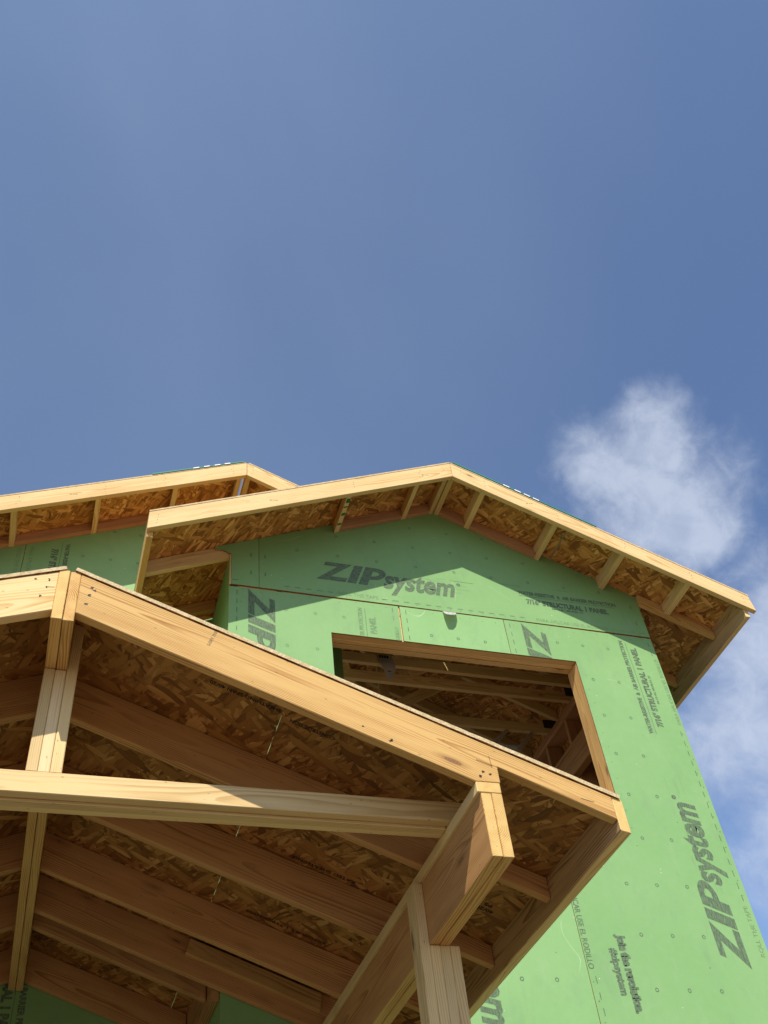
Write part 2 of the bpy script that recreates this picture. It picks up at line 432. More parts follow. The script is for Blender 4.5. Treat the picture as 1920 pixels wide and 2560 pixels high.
def big_print(s=.19):
    """the bold slanted word mark, origin at its lower left tip"""
    Z = [[(0, 0), (1.19, 0), (1.28, .23), (.62, .23)], [(0, 0), (.62, .23), (1.54, 1), (.90, .79)], [(.35, .79), (.90, .79), (1.54, 1), (.44, 1)]]
    I = [[(1.25, 0), (1.62, 0), (2.0, 1), (1.63, 1)]]
    Pp = [[(1.72, 0), (2.09, 0), (2.47, 1), (2.10, 1)]]
    n = 9
    for k in range(n):
        q = []
        for s_, rr in ((k, 1), (k+1, 1), (k+1, 0), (k, 0)):
            a = math.pi/2-math.pi*s_/n
            y = .66+math.sin(a)*(.34 if rr else .13); x = 2.42+math.cos(a)*(.50 if rr else .22)+(y-.66)*.38
            q.append((x, y))
        Pp.append(q)
    Pp.append([(2.391, .79), (2.469, .79), (2.549, 1), (2.471, 1)]); Pp.append([(2.213, .32), (2.290, .32), (2.370, .53), (2.292, .53)])
    out = [[(a*s, b*s) for a, b in f] for f in Z+I+Pp]
    sy_ = fit(glyphs('system', .034, .28), 2.76*s, 5.86*s, .0, .70*s, .50)
    out += sy_
    out += ringpoly(6.05*s, .70*s, .09*s, .07*s)
    return out
DIRS = {'r': ((1, 0, 0), (0, 0, 1)), 'u': ((0, 0, 1), (-1, 0, 0)), 'd': ((0, 0, -1), (1, 0, 0))}
def clip(polys, amax):
    """keep the part of each polygon with first coordinate below amax"""
    out = []
    for p in polys:
        q = []
        for (a, b), (c_, e) in zip(p, p[1:]+p[:1]):
            if a <= amax: q.append((a, b))
            if (a <= amax) != (c_ <= amax):
                s_ = (amax-a)/(c_-a); q.append((amax, b+(e-b)*s_))
        if len(q) > 2: out.append(q)
    return out
def wall_text(parent, txt, x, z, y, dirn, length, h, mat='ink', bold=.012, off=.0009, shear=0, name='printed_lettering'):
    U, V = DIRS[dirn]
    fs = fit(glyphs(txt, bold, shear), 0, length, 0, h, .69)
    return flat(name, parent, fs, (x, y, z), U, V, (0, -1, 0), off, mat)
def dashes(parent, x, z, y, dirn, n, step, ln=.042, t=.0055, mat='ink', skip=()):
    U, V = DIRS[dirn]
    return flat('fastening_guide_dashes', parent, [rect(k*step+random.uniform(-.003, .003), k*step+ln, 0, t) for k in range(n) if k not in skip], (x, y, z), U, V, (0, -1, 0), .0009, mat)
def circles(parent, pts, y, mat='ink'):
    ps = []
    for x, z in pts: ps += ringpoly(x, z, .0125, .0048)
    return flat('fastening_guide_rings', parent, ps, (0, y, 0), (1, 0, 0), (0, 0, 1), (0, -1, 0), .0009, mat)
def nails(parent, pts, y, r=.0035, mat='nail', name='nail_heads', N=(0, -1, 0), U=(1, 0, 0), V=(0, 0, 1)):
    """pts given as 3-D points on the board face"""
    bm_polys = []
    U_, V_ = Vector(U), Vector(V)
    for p in pts:
        p = Vector(p); a0, b0 = p.dot(U_), p.dot(V_)
        k = 11; rr = [r*random.uniform(.3, 1.35) for _ in range(k)]
        bm_polys.append([(a0+math.cos(2*math.pi*i/k)*rr[i], b0+math.sin(2*math.pi*i/k)*rr[i]) for i in range(k)])
    Nn = Vector(N); O = Nn*Vector(pts[0]).dot(Nn)
    return flat(name, parent, bm_polys, O, U, V, N, .0008, mat)

# ================================================================== ground
gz = -H/SC; XPF = (-1.95, .89)
M['bounce_cut'] = plain('bounce_cut_slab', (.10, .082, .065), .9, 0, .5, 6)  # kept dark to reduce light bouncing up under the porch roof
bm = bmesh.new()
vs = [bm.verts.new((x, y, gz)) for x, y in ((-600, -600), (600, -600), (600, 600), (-600, 600))]; bm.faces.new(vs)
gm, t, b = material('bare_site_soil')
tc = t.node('ShaderNodeTexCoord').outputs['Object']
nn = t.noise(tc, .8, 8, .65)
t.put(b.inputs['Base Color'], t.mix(t.ss(nn, .3, .7), C4((.135, .102, .072)), C4((.22, .17, .122)))); b.inputs['Roughness'].default_value = .95
bump(t, b, nn, .8, .15)
go = finish('ground', bm, None, [gm], lambda c: tuple(c), base=Vector((0, 0, 0))); go['kind'] = 'structure'
pf = bmesh.new(); bmesh.ops.create_cube(pf, size=1.0)  # unseen floor slab, added only to cut bounce light inside the porch
for v in pf.verts: v.co = Vector((XPF[0]+(v.co.x+.5)*(XPF[1]-XPF[0]), 2.95+(v.co.y+.5)*3.10, gz-.1+(v.co.z+.5)*.22))
bmesh.ops.bevel(pf, geom=list(pf.edges), offset=.012, segments=1, affect='EDGES', profile=.5)
po_ = finish('added_bounce_cut_floor', pf, None, 'bounce_cut', lambda q: tuple(q), base=Vector((0, 0, 0))); po_['kind'] = 'structure'

# ================================================================== front wing
D, Q = 5.19, 4.71              # wall face, face of the gable trim
XC, ZA = 2.599, 6.104          # ridge of the front wing
SR, SLF = .4425, .4640
def zd(x): return ZA-(SR*(x-XC) if x > XC else SLF*(XC-x))
FW = thing('house_wing', 'green sheathed house wing with big window opening under a pale timber gable', 'building', (2.6, D, gz))
ZS = 4.905                     # horizontal seam between the upper and lower boards
FA = ('green', 'osbd')
def wallboard(pts, y=D, parent=FW, name='sheathing_panel', back=None, jag=.0):
    return sheet(name, parent, [(x, y, z) for x, z in pts], .0125, (0, 1, 0), FA, (1, 0, 0), (0, 0, 1), jag)
WX0, WX1, WZ0, WZ1 = 1.635, 3.553, 3.44, 4.572
c = .004
up_l = wallboard([(.916, 4.914), (1.118, 4.913), (1.118, zd(1.118)-c), (.79, zd(.79)-c), (.80, zd(.80)-.035), (.85, zd(.85)-.05), (.916, 5.212)], D-.003)
up_m = wallboard([(1.121, 4.913), (4.300, 4.914), (4.300, zd(4.3)-c), (XC, zd(XC)-c), (1.121, zd(1.121)-c)], D-.003)
lo_l = wallboard([(.903, 1.705), (WX0, 1.705), (WX0, WZ1), (2.165, WZ1), (2.169, 4.903), (.903, 4.893)])
lo_m = wallboard([(2.178, WZ1), (3.017, WZ1), (3.0165, 4.905), (2.180, 4.9035)])
lo_r = wallboard([(3.022, 1.705), (4.300, 1.705), (4.300, 4.899), (3.022, 4.9055), (3.021, WZ1), (WX1, WZ1), (WX1, WZ0), (3.022, WZ0)])
lo_w = wallboard([(WX0+.003, 1.705), (3.018, 1.705), (3.018, WZ0), (WX0+.003, WZ0)])
lw1 = wallboard([(.903, gz+.2), (2.168, gz+.2), (2.168, 1.70), (.903, 1.70)])
lw2 = wallboard([(2.172, gz+.2), (4.300, gz+.2), (4.300, 1.70), (2.172, 1.70)])
# --- printing on the boards
YW = D-.003
def logo(parent, x, z, y, dirn, s=.19, keep=None, mat='ink'):
    U, V = DIRS[dirn]; ps = big_print(s)
    if keep: ps = clip(ps, keep)
    return flat('printed_lettering', parent, ps, (x, y, z), U, V, (0, -1, 0), .0009, mat)
logo(up_m, 1.548, 5.076, YW, 'r')
logo(lo_r, 4.139, 2.283, D, 'u', .193)
logo(lo_l, 1.041, 4.888, D, 'd', .192)
logo(lo_r, 3.164, 4.893, D, 'd', .192, 4.893-WZ1-.002)
logo(lo_w, 2.322, 2.985, D, 'd', .178)
# drag lines trailing from the word marks
def streaks(parent, x, z, y, dirn, n, L):
    U, V = DIRS[dirn]; ps = []
    for _ in range(n):
        a = random.uniform(0, L); l_ = random.uniform(.04, .16); b_ = random.uniform(.01, .18); ps.append(rect(a, a+l_, b_, b_+.0014))
    flat('print_streaks', parent, ps, (x, y, z), U, V, (0, -1, 0), .0007, 'inkf')
streaks(up_m, 1.72, 5.07, YW, 'r', 22, 1.1); streaks(lo_r, 4.139, 2.6, D, 'u', 22, 1.0); streaks(lo_l, 1.041, 4.88, D, 'd', 12, .3); streaks(lo_r, 3.17, 4.89, D, 'd', 10, .14)
T1, T2, T3, T4, T5 = 'WATER-RESISTIVE  &  AIR BARRIER PROTECTION', '7/16" STRUCTURAL 1 PANEL', 'PARA APLICAR USE EL RODILLO', 'ROLL THE TAPE', '06-13-01, 031/0.31, 51'
wall_text(up_m, T1, 3.206, 5.203, YW, 'r', .872, .034, bold=.05)
flat('printed_rule', up_m, [rect(0, .852, 0, .0035)], (3.211, YW, 5.185), (1, 0, 0), (0, 0, 1), (0, -1, 0), .0009, 'ink')
wall_text(up_m, T2, 3.262, 5.108, YW, 'r', .726, .046, bold=.065)
wall_text(up_m, T5, 3.474, 5.078, YW, 'r', .275, .016, bold=.05)
wall_text(up_m, T3, 3.31, 4.933, YW, 'r', .617, .03, 'inkf', 0)
wall_text(up_m, T4, 1.71, 4.945, YW, 'r', .31, .03, 'inkf', 0)
dashes(up_m, 1.30, 4.953, YW, 'r', 5, .082); dashes(up_m, 2.05, 4.949, YW, 'r', 14, .086); dashes(up_m, 3.96, 4.945, YW, 'r', 4, .085, mat='inkf')
dashes(up_l, .925, 4.955, YW, 'r', 1, .08)
flat('fastening_guide_dashes', up_m, [rect(a-.004, a+.004, b_, b_+.035) for a in (1.06, 1.165) for b_ in (5.03, 5.21)], (0, YW, 0), (1, 0, 0), (0, 0, 1), (0, -1, 0), .0009, 'ink')
flat('printed_rule', up_m, [rect(2.63, 2.83, 5.243, 5.2455), rect(3.06, 3.24, 5.285, 5.2875), rect(3.53, 3.66, 5.30, 5.3022)], (0, YW, 0), (1, 0, 0), (0, 0, 1), (0, -1, 0), .0009, 'ink')
flat('fastening_guide_dashes', up_m, [[(4.215, 5.03), (4.222, 5.03), (4.222, 5.07), (4.215, 5.07)], [(4.215, 5.20), (4.222, 5.20), (4.222, 5.24), (4.215, 5.24)]], (0, YW, 0), (1, 0, 0), (0, 0, 1), (0, -1, 0), .0009, 'ink')
circles(up_m, [(x, z) for x in (1.412, 1.731, 2.043, 2.362, 2.683, 3.0, 3.32, 3.64, 3.96) for z in (5.342, 5.557, 5.778) if z < zd(x)-.13 and x > 1.2], YW)
wall_text(lo_r, T1, 4.02, 3.968, D, 'u', .872, .032, bold=.05)
flat('printed_rule', lo_r, [rect(0, .86, 0, .0035)], (4.047, D, 3.966), (0, 0, 1), (-1, 0, 0), (0, -1, 0), .0009, 'ink')
wall_text(lo_r, T2, 4.124, 4.035, D, 'u', .745, .046, bold=.065)
wall_text(lo_r, T5, 4.163, 4.247, D, 'u', .265, .016, bold=.05)
wall_text(lo_r, T3, 4.289, 4.075, D, 'u', .61, .03, 'inkf', 0)
wall_text(lo_r, T4, 4.268, 2.362, D, 'u', .325, .03, 'inkf', 0)
dashes(lo_r, 4.262, 2.72, D, 'u', 16, .0835); dashes(lo_r, 4.262, 4.72, D, 'u', 2, .09); dashes(lo_r, 4.272, 1.75, D, 'u', 6, .085)
circles(lo_r, [(x, 2.15+.3235*k) for x in (3.438, 3.654, 3.872) for k in range(9) if not (x < WX1+.02 and 2.15+.3235*k > WZ0 and 2.15+.3235*k < WZ1)], D)
wall_text(lo_r, 'Join the revolution.', 3.266, 2.47, D, 'd', .455, .050, bold=.085)
wall_text(lo_r, '#zipsystem', 3.197, 2.386, D, 'd', .272, .048, bold=.05)
wall_text(lo_r, T3, 3.030, 2.875, D, 'd', .615, .036, 'ink', .012)
dashes(lo_r, 3.058, 2.22, D, 'd', 5, .089)
dashes(lo_r, 3.062, 4.875, D, 'd', 4, .082)
wall_text(lo_l, 'ER PROTECTION', 1.88, 4.58, D, 'u', .26, .031, 'inkf', .03)
flat('printed_rule', lo_l, [rect(0, .262, 0, .0035)], (1.905, D, 4.577), (0, 0, 1), (-1, 0, 0), (0, -1, 0), .0009, 'ink')
wall_text(lo_l, 'PANEL', 1.977, 4.606, D, 'u', .158, .046, 'inkf', .04)
wall_text(lo_l, 'ODILLO', 2.148, 4.577, D, 'u', .115, .03, 'inkf', 0)
dashes(lo_l, 2.123, 4.84, D, 'u', 1, .08); dashes(lo_l, 2.121, 4.76, D, 'u', 1, .08, mat='inkf')
dashes(lo_l, .958, 4.86, D, 'd', 6, .082)
circles(lo_l, [(1.312, 4.731), (1.526, 4.731), (1.312, 4.406), (1.526, 4.406), (1.74, 4.73)], D, 'inkf')
dashes(lo_m, 2.222, 4.875, D, 'd', 4, .082); circles(lo_m, [(2.61, 4.655), (2.826, 4.655), (2.40, 4.655)], D)
circles(lo_w, [(2.594, 2.194), (2.811, 2.194), (2.378, 2.194), (2.594, 2.52), (2.811, 2.52)], D)
# driven nails along the board edges
def edge_nails(parent, a, b, n, y, jit=.012):
    pts = []
    for k in range(n):
        s = (k+.5)/n; pts.append((a[0]+(b[0]-a[0])*s+random.uniform(-jit, jit), y, a[1]+(b[1]-a[1])*s+random.uniform(-jit, jit)))
    nails(parent, pts, y, .0032)
edge_nails(up_m, (1.2, 4.94), (4.25, 4.94), 34, YW); edge_nails(lo_l, (.95, 4.87), (2.14, 4.88), 10, D); edge_nails(lo_r, (3.05, 4.87), (4.27, 4.87), 12, D)
edge_nails(lo_m, (2.2, 4.87), (3.0, 4.87), 8, D); edge_nails(lo_r, (4.275, 1.9), (4.275, 4.85), 26, D, .006); edge_nails(lo_r, (3.045, 1.8), (3.045, 2.9), 10, D, .006)
edge_nails(lo_r, (3.60, 3.0), (3.60, 4.5), 12, D, .01)
# chipped green overlay along the lower seam
ch = [[(3.012+random.uniform(-.018, .003), z), (3.018, z+.004), (3.013, z+random.uniform(.004, .012))] for z in [random.uniform(1.72, 2.62) for _ in range(16)]]
flat('chipped_edge', lo_w, ch, (0, D, 0), (1, 0, 0), (0, 0, 1), (0, -1, 0), .0007, 'chip')
# --- side walls, framing of the opening
side = sheet('side_sheathing_panel', FW, [(.903, D+.0135, gz+.2), (.903, 6.055, gz+.2), (.903, 6.055, zd(.903)-.12), (.903, D+.0135, zd(.903)-.12)], .0125, (1, 0, 0), FA, (0, 1, 0), (0, 0, 1))
sheet('side_sheathing_panel', FW, [(4.2875, D+.0135, gz+.2), (4.2875, 9.4, gz+.2), (4.2875, 9.4, zd(4.2875)-.01), (4.2875, D+.0135, zd(4.2875)-.01)], .0125, (1, 0, 0), ('osb', 'osbd', 'green'), (0, 1, 0), (0, 0, 1))
fy0, fy1 = D+.0135, D+.0135+.1465
for k in range(3):
    y0 = fy0+k*.0485
    box('header_ply', FW, (WX0-.04, WX1+.04), (y0, y0+.0475-(.006 if k == 1 else 0)), (WZ1-.002*k, WZ1+.245), 'tie')
box('window_jamb', FW, (WX1, WX1+.04), (fy0, fy1), (WZ0, WZ1-.006), 'fir')
box('window_jamb', FW, (WX1+.041, WX1+.081), (fy0, fy1), (WZ0-1, 4.90), 'fir')
box('window_jamb', FW, (WX0-.04, WX0), (fy0, fy1), (WZ0, WZ1-.006), 'fir')
box('window_sill', FW, (WX0+.001, WX1-.001), (fy0, fy1), (WZ0-.04, WZ0), 'fir')
for x in (.93, 1.25, 2.15, 3.0, 4.2): box('stud', FW, (x, x+.04), (fy0, fy1), (WZ1+.25 if WX0 < x < WX1 else 1.6, zd(x)-.12), 'pale')
for zz in (4.96, 5.001): box('top_plate', FW, (.93, 4.28), (fy0, fy1), (zz-.06, zz-.02), 'pale')
# right-hand inner wall: plates, beam and studs running back into the dark room
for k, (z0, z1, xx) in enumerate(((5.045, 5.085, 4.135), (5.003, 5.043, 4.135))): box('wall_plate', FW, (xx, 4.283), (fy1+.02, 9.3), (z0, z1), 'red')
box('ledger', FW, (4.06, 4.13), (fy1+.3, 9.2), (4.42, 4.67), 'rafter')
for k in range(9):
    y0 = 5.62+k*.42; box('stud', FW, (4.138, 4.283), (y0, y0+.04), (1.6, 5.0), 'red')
# --- roof of the wing: deck boards, trim, lookouts
def slope_sheet(parent, x0, x1, y0, y1, zf, th=.0125, mats=('osb', 'osbe'), dz=0.0, name='roof_deck_panel', jag=0):
    sl = (zf(x1)-zf(x0))/(x1-x0)
    n = Vector((-sl, 0, 1)).normalized()
    return sheet(name, parent, [(x0, y0, zf(x0)+dz), (x1, y0, zf(x1)+dz), (x1, y1, zf(x1)+dz), (x0, y1, zf(x0)+dz)], th, n, mats, (0, 1, 0), (1, 0, sl), jag)
YF = Q-.002
for (x0, x1) in ((XC+.002, 3.60), (3.60, 4.985)):
    slope_sheet(FW, x0, x1, YF, 7.15, zd, dz=.001); slope_sheet(FW, x0, x1, 7.15, 9.5, zd, dz=.001)
for (x0, x1) in ((.275, 1.48), (1.48, XC-.002)):
    slope_sheet(FW, x0, x1, YF, 6.05, zd, dz=.001)
    if x1 > 2: slope_sheet(FW, 1.48, x1, 6.05, 9.5, zd, dz=.001)
slope_sheet(FW, 3.595, 3.604, Q+.045, D-.01, lambda q: zd(q)-.0012, .0008, ('seam', 'seam'), 0, 'joint_strip')
mem = slope_sheet(FW, 2.615, 3.783, YF-.006, 5.4, zd, .010, ('teal', 'teal'), .016, 'roof_membrane')
for x in (3.03, 3.122, 3.197, 3.27):
    slope_sheet(mem, x, x+.05, YF-.008, YF-.0065, lambda q: zd(q), .011, ('white', 'white'), .0158, 'white_print_block')
PL = .16
rr = prism('rake_board', FW, [(XC+.001, ZA), (4.985, zd(4.985)), (5.0, zd(4.985)-PL+.005), (XC+.001, ZA-PL)], 'y', Q, Q+.04, 'pale', (1, 0, -SR), endmat='end')
rl = prism('rake_board', FW, [(XC-.001, ZA), (.272, zd(.272)), (.268, zd(.272)-PL), (XC-.001, ZA-PL)], 'y', Q, Q+.04, 'pale', (1, 0, SLF), endmat='end')
YB, YL = Q+.041, D-.0035
LP = .102
def lookout(x, wdt=.04, y0=YB, y1=YL, mat='pale', parent=FW, zf=zd, lp=LP):
    return prism('lookout', parent, [(x, zf(x)-.001), (x+wdt, zf(x+wdt)-.001), (x+wdt, zf(x+wdt)-lp), (x, zf(x)-lp)], 'y', y0, y1, mat, (0, 1, 0))
l1 = lookout(1.717); lookout(2.300); lookout(2.553, .042); lookout(2.603, .038)
for x in (2.855, 3.437, 3.972): lookout(x)
lookout(4.495, .04, YB, 5.148)
flat('green_marker_stripe', l1, [rect(0, .03, .0, .018), rect(.006, .038, .07, .115), rect(0, .036, .15, .165), rect(.006, .036, .22, .25), rect(.0, .034, .33, .352)], (1.718, YB, zd(1.718)-LP), (1, 0, SLF), (0, 1, 0), (SLF, 0, -1), .0008, 'gstripe')
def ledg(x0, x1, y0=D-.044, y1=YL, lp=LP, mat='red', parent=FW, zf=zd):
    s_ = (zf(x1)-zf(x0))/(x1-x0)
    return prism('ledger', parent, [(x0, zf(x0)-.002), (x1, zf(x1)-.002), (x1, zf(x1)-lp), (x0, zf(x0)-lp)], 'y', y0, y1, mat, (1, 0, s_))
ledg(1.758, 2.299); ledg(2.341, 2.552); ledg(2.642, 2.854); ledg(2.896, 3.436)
ledg(4.303, 4.912, 5.15, 5.19, .108, 'fir'); ledg(.315, .925, 5.201, 5.241, .128, 'tie')
box('notch_edge', FW, (.9045, .9150), (D-.0005, D+.0125), (4.915, 5.208), 'tie', bev=.001); ledg(.315, .905, 5.80, 5.84, .108, 'fir'); ledg(4.303, 4.912, 5.80, 5.84, .108, 'fir'); ledg(4.303, 4.912, 6.42, 6.46, .108, 'fir')
# eave boards
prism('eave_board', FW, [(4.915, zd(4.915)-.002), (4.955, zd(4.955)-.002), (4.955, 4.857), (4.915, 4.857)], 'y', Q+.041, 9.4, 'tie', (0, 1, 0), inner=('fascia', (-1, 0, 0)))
prism('eave_board', FW, [(.272, zd(.272)-.002), (.312, zd(.312)-.002), (.312, 4.825), (.272, 4.825)], 'y', Q+.041, 6.05, 'fir', (0, 1, 0))
def nail_set(parent, x, y, z, sl, n=3, dx=.012):
    nails(parent, [(x+random.uniform(-dx, dx), y, z-sl*0-k*.028+random.uniform(-.004, .004)) for k in range(n)], y, .0035)
for x in (1.74, 2.32, 2.52): nail_set(rl, x, Q, zd(x)-.035, 0)
for x in (2.68, 2.875, 3.457, 3.992, 4.515, 4.93): nail_set(rr, x, Q, zd(x)-.035, 0)
nail_set(rl, .33, Q, zd(.33)-.04, 0, 4, .006)
# --- trusses seen through the opening
def truss(y, xl, full=True):
    tr = prism('roof_truss', FW, [(xl, 5.09), (4.283, 5.09), (4.283, 5.12), (4.215, 5.184), (xl, 5.184)], 'y', y, y+.04, 'tie', (1, 0, 0))
    sR = [(XC, ZA-.004), (4.283, zd(4.283)-.004), (4.283, zd(4.283)-.11), (XC, ZA-.114)]
    prism('top_chord', tr, sR, 'y', y, y+.04, 'tie', (1, 0, -SR))
    xx = max(xl, 1.5)
    prism('top_chord', tr, [(XC-.001, ZA-.004), (xx, zd(xx)-.004), (xx, zd(xx)-.114), (XC-.001, ZA-.114)], 'y', y, y+.04, 'tie', (1, 0, SLF))
    stick('web', tr, (XC, y+.02, ZA-.12), (XC, y+.02, 5.19), .093, .036, 'pale')
    stick('web', tr, (XC+.05, y+.02, 5.21), (3.36, y+.02, zd(3.36)-.13), .093, .036, 'pale')
    stick('web', tr, (XC-.05, y+.02, 5.21), (1.99, y+.02, zd(1.99)-.13), .093, .036, 'pale')
    for x, z in ((4.18, 5.19),):
        box('connector_plate', tr, (x-.07, x+.07), (y-.002, y-.0005), (z-.045, z+.045), 'plate', bev=0)
    return tr
truss(6.09, 1.0); truss(6.31, 1.985); truss(6.80, 1.985); truss(7.42, 1.985); truss(8.03, 1.985)
stick('brace', FW, (2.05, 6.26, 5.20), (2.95, 7.9, 5.215), .09, .04, 'pale', (0, 0, 1))
box('back_wall', FW, (1.985, 4.28), (9.42, 9.46), (1.6, 6.05), 'osb', bev=0)

# ================================================================== rear wing
Wd, Q2 = 6.06, 5.58
XR, ZR = 1.106, 6.747
def zr(x): return ZR-.457*abs(x-XR)
RW = thing('house_wing', 'second green gable set back on the left behind the porch ridge', 'building', (-.6, Wd, gz))
def rb(pts): return wallboard(pts, Wd, RW)
r_a = rb([(-.567, 3.0), (1.985, 3.0), (1.985, zr(1.985)-c), (XR, ZR-c), (-.574, zr(-.574)-c)])
r_b = rb([(-2.6, 3.0), (-.572, 3.0), (-.579, zr(-.579)-c), (-2.6, zr(-2.6)-c)])
r_c = rb([(-.55, gz+.2), (.895, gz+.2), (.895, 2.994), (-.55, 2.994)])
r_d = rb([(-2.6, gz+.2), (-.555, gz+.2), (-.555, 2.994), (-2.6, 2.994)])
wall_text(r_a, T1, -.276, 5.945, Wd, 'd', .872, .030, bold=.05)
flat('printed_rule', r_a, [rect(0, .86, 0, .0035)], (-.306, Wd, 5.95), (0, 0, -1), (1, 0, 0), (0, -1, 0), .0009, 'ink')
wall_text(r_a, T2, -.376, 5.872, Wd, 'd', .745, .046, bold=.065)
wall_text(r_a, T3, -.540, 5.86, Wd, 'd', .61, .03, 'inkf', 0)
wall_text(r_b, T4, -.632, 5.83, Wd, 'd', .325, .03, 'inkf', 0)
circles(r_a, [(-.134+.217*k, 5.832-.3235*j) for k in range(4) for j in range(3)]+[(.30, 6.155), (.084, 6.155)], Wd)
wall_text(r_c, T1, -.066, 2.905, Wd, 'd', .872, .034, bold=.05)
flat('printed_rule', r_c, [rect(0, .86, 0, .0035)], (-.095, Wd, 2.91), (0, 0, -1), (1, 0, 0), (0, -1, 0), .0009, 'ink')
wall_text(r_c, T2, -.16, 2.87, Wd, 'd', .745, .05, bold=.065)
for (x0, x1) in ((-2.6, -1.2), (-1.2, .02), (.02, XR-.012)):
    slope_sheet(RW, x0, x1, Q2-.002, 8.2, zr, dz=.001)
for (x0, x1) in ((XR+.012, 2.33), (2.33, 2.9)):
    slope_sheet(RW, x0, x1, Q2-.002, 8.2, zr, dz=.001)
mem2 = slope_sheet(RW, .313, 1.085, Q2-.008, 6.4, zr, .010, ('teal', 'teal'), .0145, 'roof_membrane')
for x in (.646, .735, .825, .91):
    slope_sheet(mem2, x, x+.048, Q2-.010, Q2-.0085, zr, .011, ('white', 'white'), .0144, 'white_print_block')
b1 = prism('rake_board', RW, [(XR-.002, ZR), (-2.6, zr(-2.6)), (-2.6, zr(-2.6)-PL), (XR-.002, ZR-PL)], 'y', Q2, Q2+.04, 'pale', (1, 0, .457))
b2 = prism('rake_board', RW, [(XR+.002, ZR), (2.9, zr(2.9)), (2.9, zr(2.9)-PL), (XR+.002, ZR-PL)], 'y', Q2, Q2+.04, 'pale', (1, 0, -.457))
for x in (-1.30, -.705, -.102, .50): lookout(x, .042, Q2+.041, Wd-.001, 'pale', RW, zr)
lookout(1.035, .042, Q2+.041, Wd-.001, 'pale', RW, zr); lookout(1.108, .042, Q2+.041, Wd-.001, 'pale', RW, zr); lookout(1.70, .042, Q2+.041, Wd-.001, 'pale', RW, zr)
for a, e in ((-2.5, -1.301), (-1.257, -.706), (-.662, -.103), (-.059, .499), (.543, 1.034), (1.151, 1.699)): ledg(a, e, Wd-.042, Wd-.001, LP, 'red', RW, zr)
for x in (-.66, -.04, .42, .98): nail_set(b1, x, Q2, zr(x)-.03, 0, 4)
nail_set(b2, 1.15, Q2, zr(1.15)-.035, 0, 4)
prism('eave_board', RW, [(-2.6, zr(-2.6)-.02), (-2.56, zr(-2.56)-.02), (-2.56, zr(-2.6)-.2), (-2.6, zr(-2.6)-.2)], 'y', Q2+.05, 8.2, 'fir', (0, 1, 0))

# ================================================================== porch
PY = 2.85
XP = -.0958
PO = thing('porch', 'open timber porch frame with gabled roof, notched end rafter and doubled beam', 'porch', (XP, 4.4, gz))
SP = .3904
def zp(x): return 2.650-SP*(abs(x-XP)-.0394)      # underside of the porch deck
def mir(x): return 2*XP-x
def raft(y, xe=None, name='rafter', mat='rafter', left=False, endmat=None, bevel=.003, wob=.0):
    pts = [(-.0560, 2.650), (1.929, 1.875), (1.929, 1.782), (1.490, 1.961), (1.490, 1.8945), (1.394, 1.8945), (-.0560, 2.461)]
    if xe is not None:
        pts = [(-.0560, 2.650), (xe, zp(xe)), (xe, 2.461-SP*(xe+.056)), (-.0560, 2.461)]
    if left: pts = [(mir(a), b_) for a, b_ in pts]
    return prism(name, PO, pts, 'y', y, y+.04, mat, (1, 0, SP if left else -SP), bev=bevel, wob=wob, endmat=endmat)
rakeR = raft(PY, name='rake_rafter', mat='fir'); rakeL = raft(PY, name='rake_rafter', mat='pale', left=True)
for y in (3.465, 4.095, 4.715, 5.143): raft(y)
raft(5.335, .855); raft(6.008, .855)
for y in (3.465, 4.095, 4.715, 5.335, 6.008): raft(y, left=True)
def block(name, x0, x1, y0, y1, z0, z1, mat, **kw): return box(name, PO, (x0, x1), (y0, y1), (z0, z1), mat, **kw)
# ridge: two boards, slightly bowed apart
block('ridge_board', -.1362, -.0972, PY-.002, 6.045, 2.421, 2.660, 'fir', endmat='end', wob=.0)
block('ridge_board', -.0945, -.0565, PY+.001, 6.045, 2.419, 2.658, 'fir', endmat='fir')
# beams, plates, fascias on both sides
for s_ in (1, -1):
    mm = (lambda a, b_: (a, b_)) if s_ > 0 else (lambda a, b_: (mir(b_), mir(a)))
    y1 = 5.183 if s_ > 0 else 6.045
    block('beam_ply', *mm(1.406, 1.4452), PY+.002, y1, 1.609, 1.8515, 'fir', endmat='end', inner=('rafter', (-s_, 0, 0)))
    block('beam_ply', *mm(1.4462, 1.4860), PY, y1, 1.607, 1.8515, 'fir', endmat='end')
    block('beam_plate', *mm(1.393, 1.486), PY, y1, 1.8522, 1.8938, 'tie', endmat='end')
    fp = [(1.9305, 1.876), (1.948, 1.876), (1.970, 1.862), (1.970, 1.730), (1.9345, 1.738), (1.9305, 1.745)]
    if s_ < 0: fp = [(mir(a), b_) for a, b_ in fp]
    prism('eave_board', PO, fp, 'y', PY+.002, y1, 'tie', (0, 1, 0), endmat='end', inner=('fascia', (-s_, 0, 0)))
    block('post_ply', *mm(1.3665, 1.4055), 3.521, 3.614, gz, 1.8515, 'tie')
    for a in (1.4062, 1.4462, 1.4862): block('post_ply', *mm(a, a+.0393), 3.5205+.001*(a > 1.44), 3.6135, gz, 1.6065, 'tie')
# king post and collar tie
KY = 3.13
block('king_post_ply', -.1362, -.0975, KY, KY+.093, 1.978, 2.418, 'tie')
block('king_post_ply', -.0965, -.0572, KY+.001, KY+.094, 1.978, 2.416, 'post')
prism('king_post_ply', PO, [(-.0558, 1.978), (-.017, 1.978), (-.017, zp(-.017)-.003), (-.0558, zp(-.0558)-.003)], 'y', KY+.0005, KY+.0935, 'tie', (0, 0, 1))
for k, (a, b_, xe) in enumerate(((1.8965, 1.979, 1.484), (1.8865, 1.971, 1.3915), (1.8945, 1.9765, 1.484))):
    block('tie_ply', mir(xe), xe, KY+.0415*k, KY+.0415*k+.0392, a, b_, 'tie')
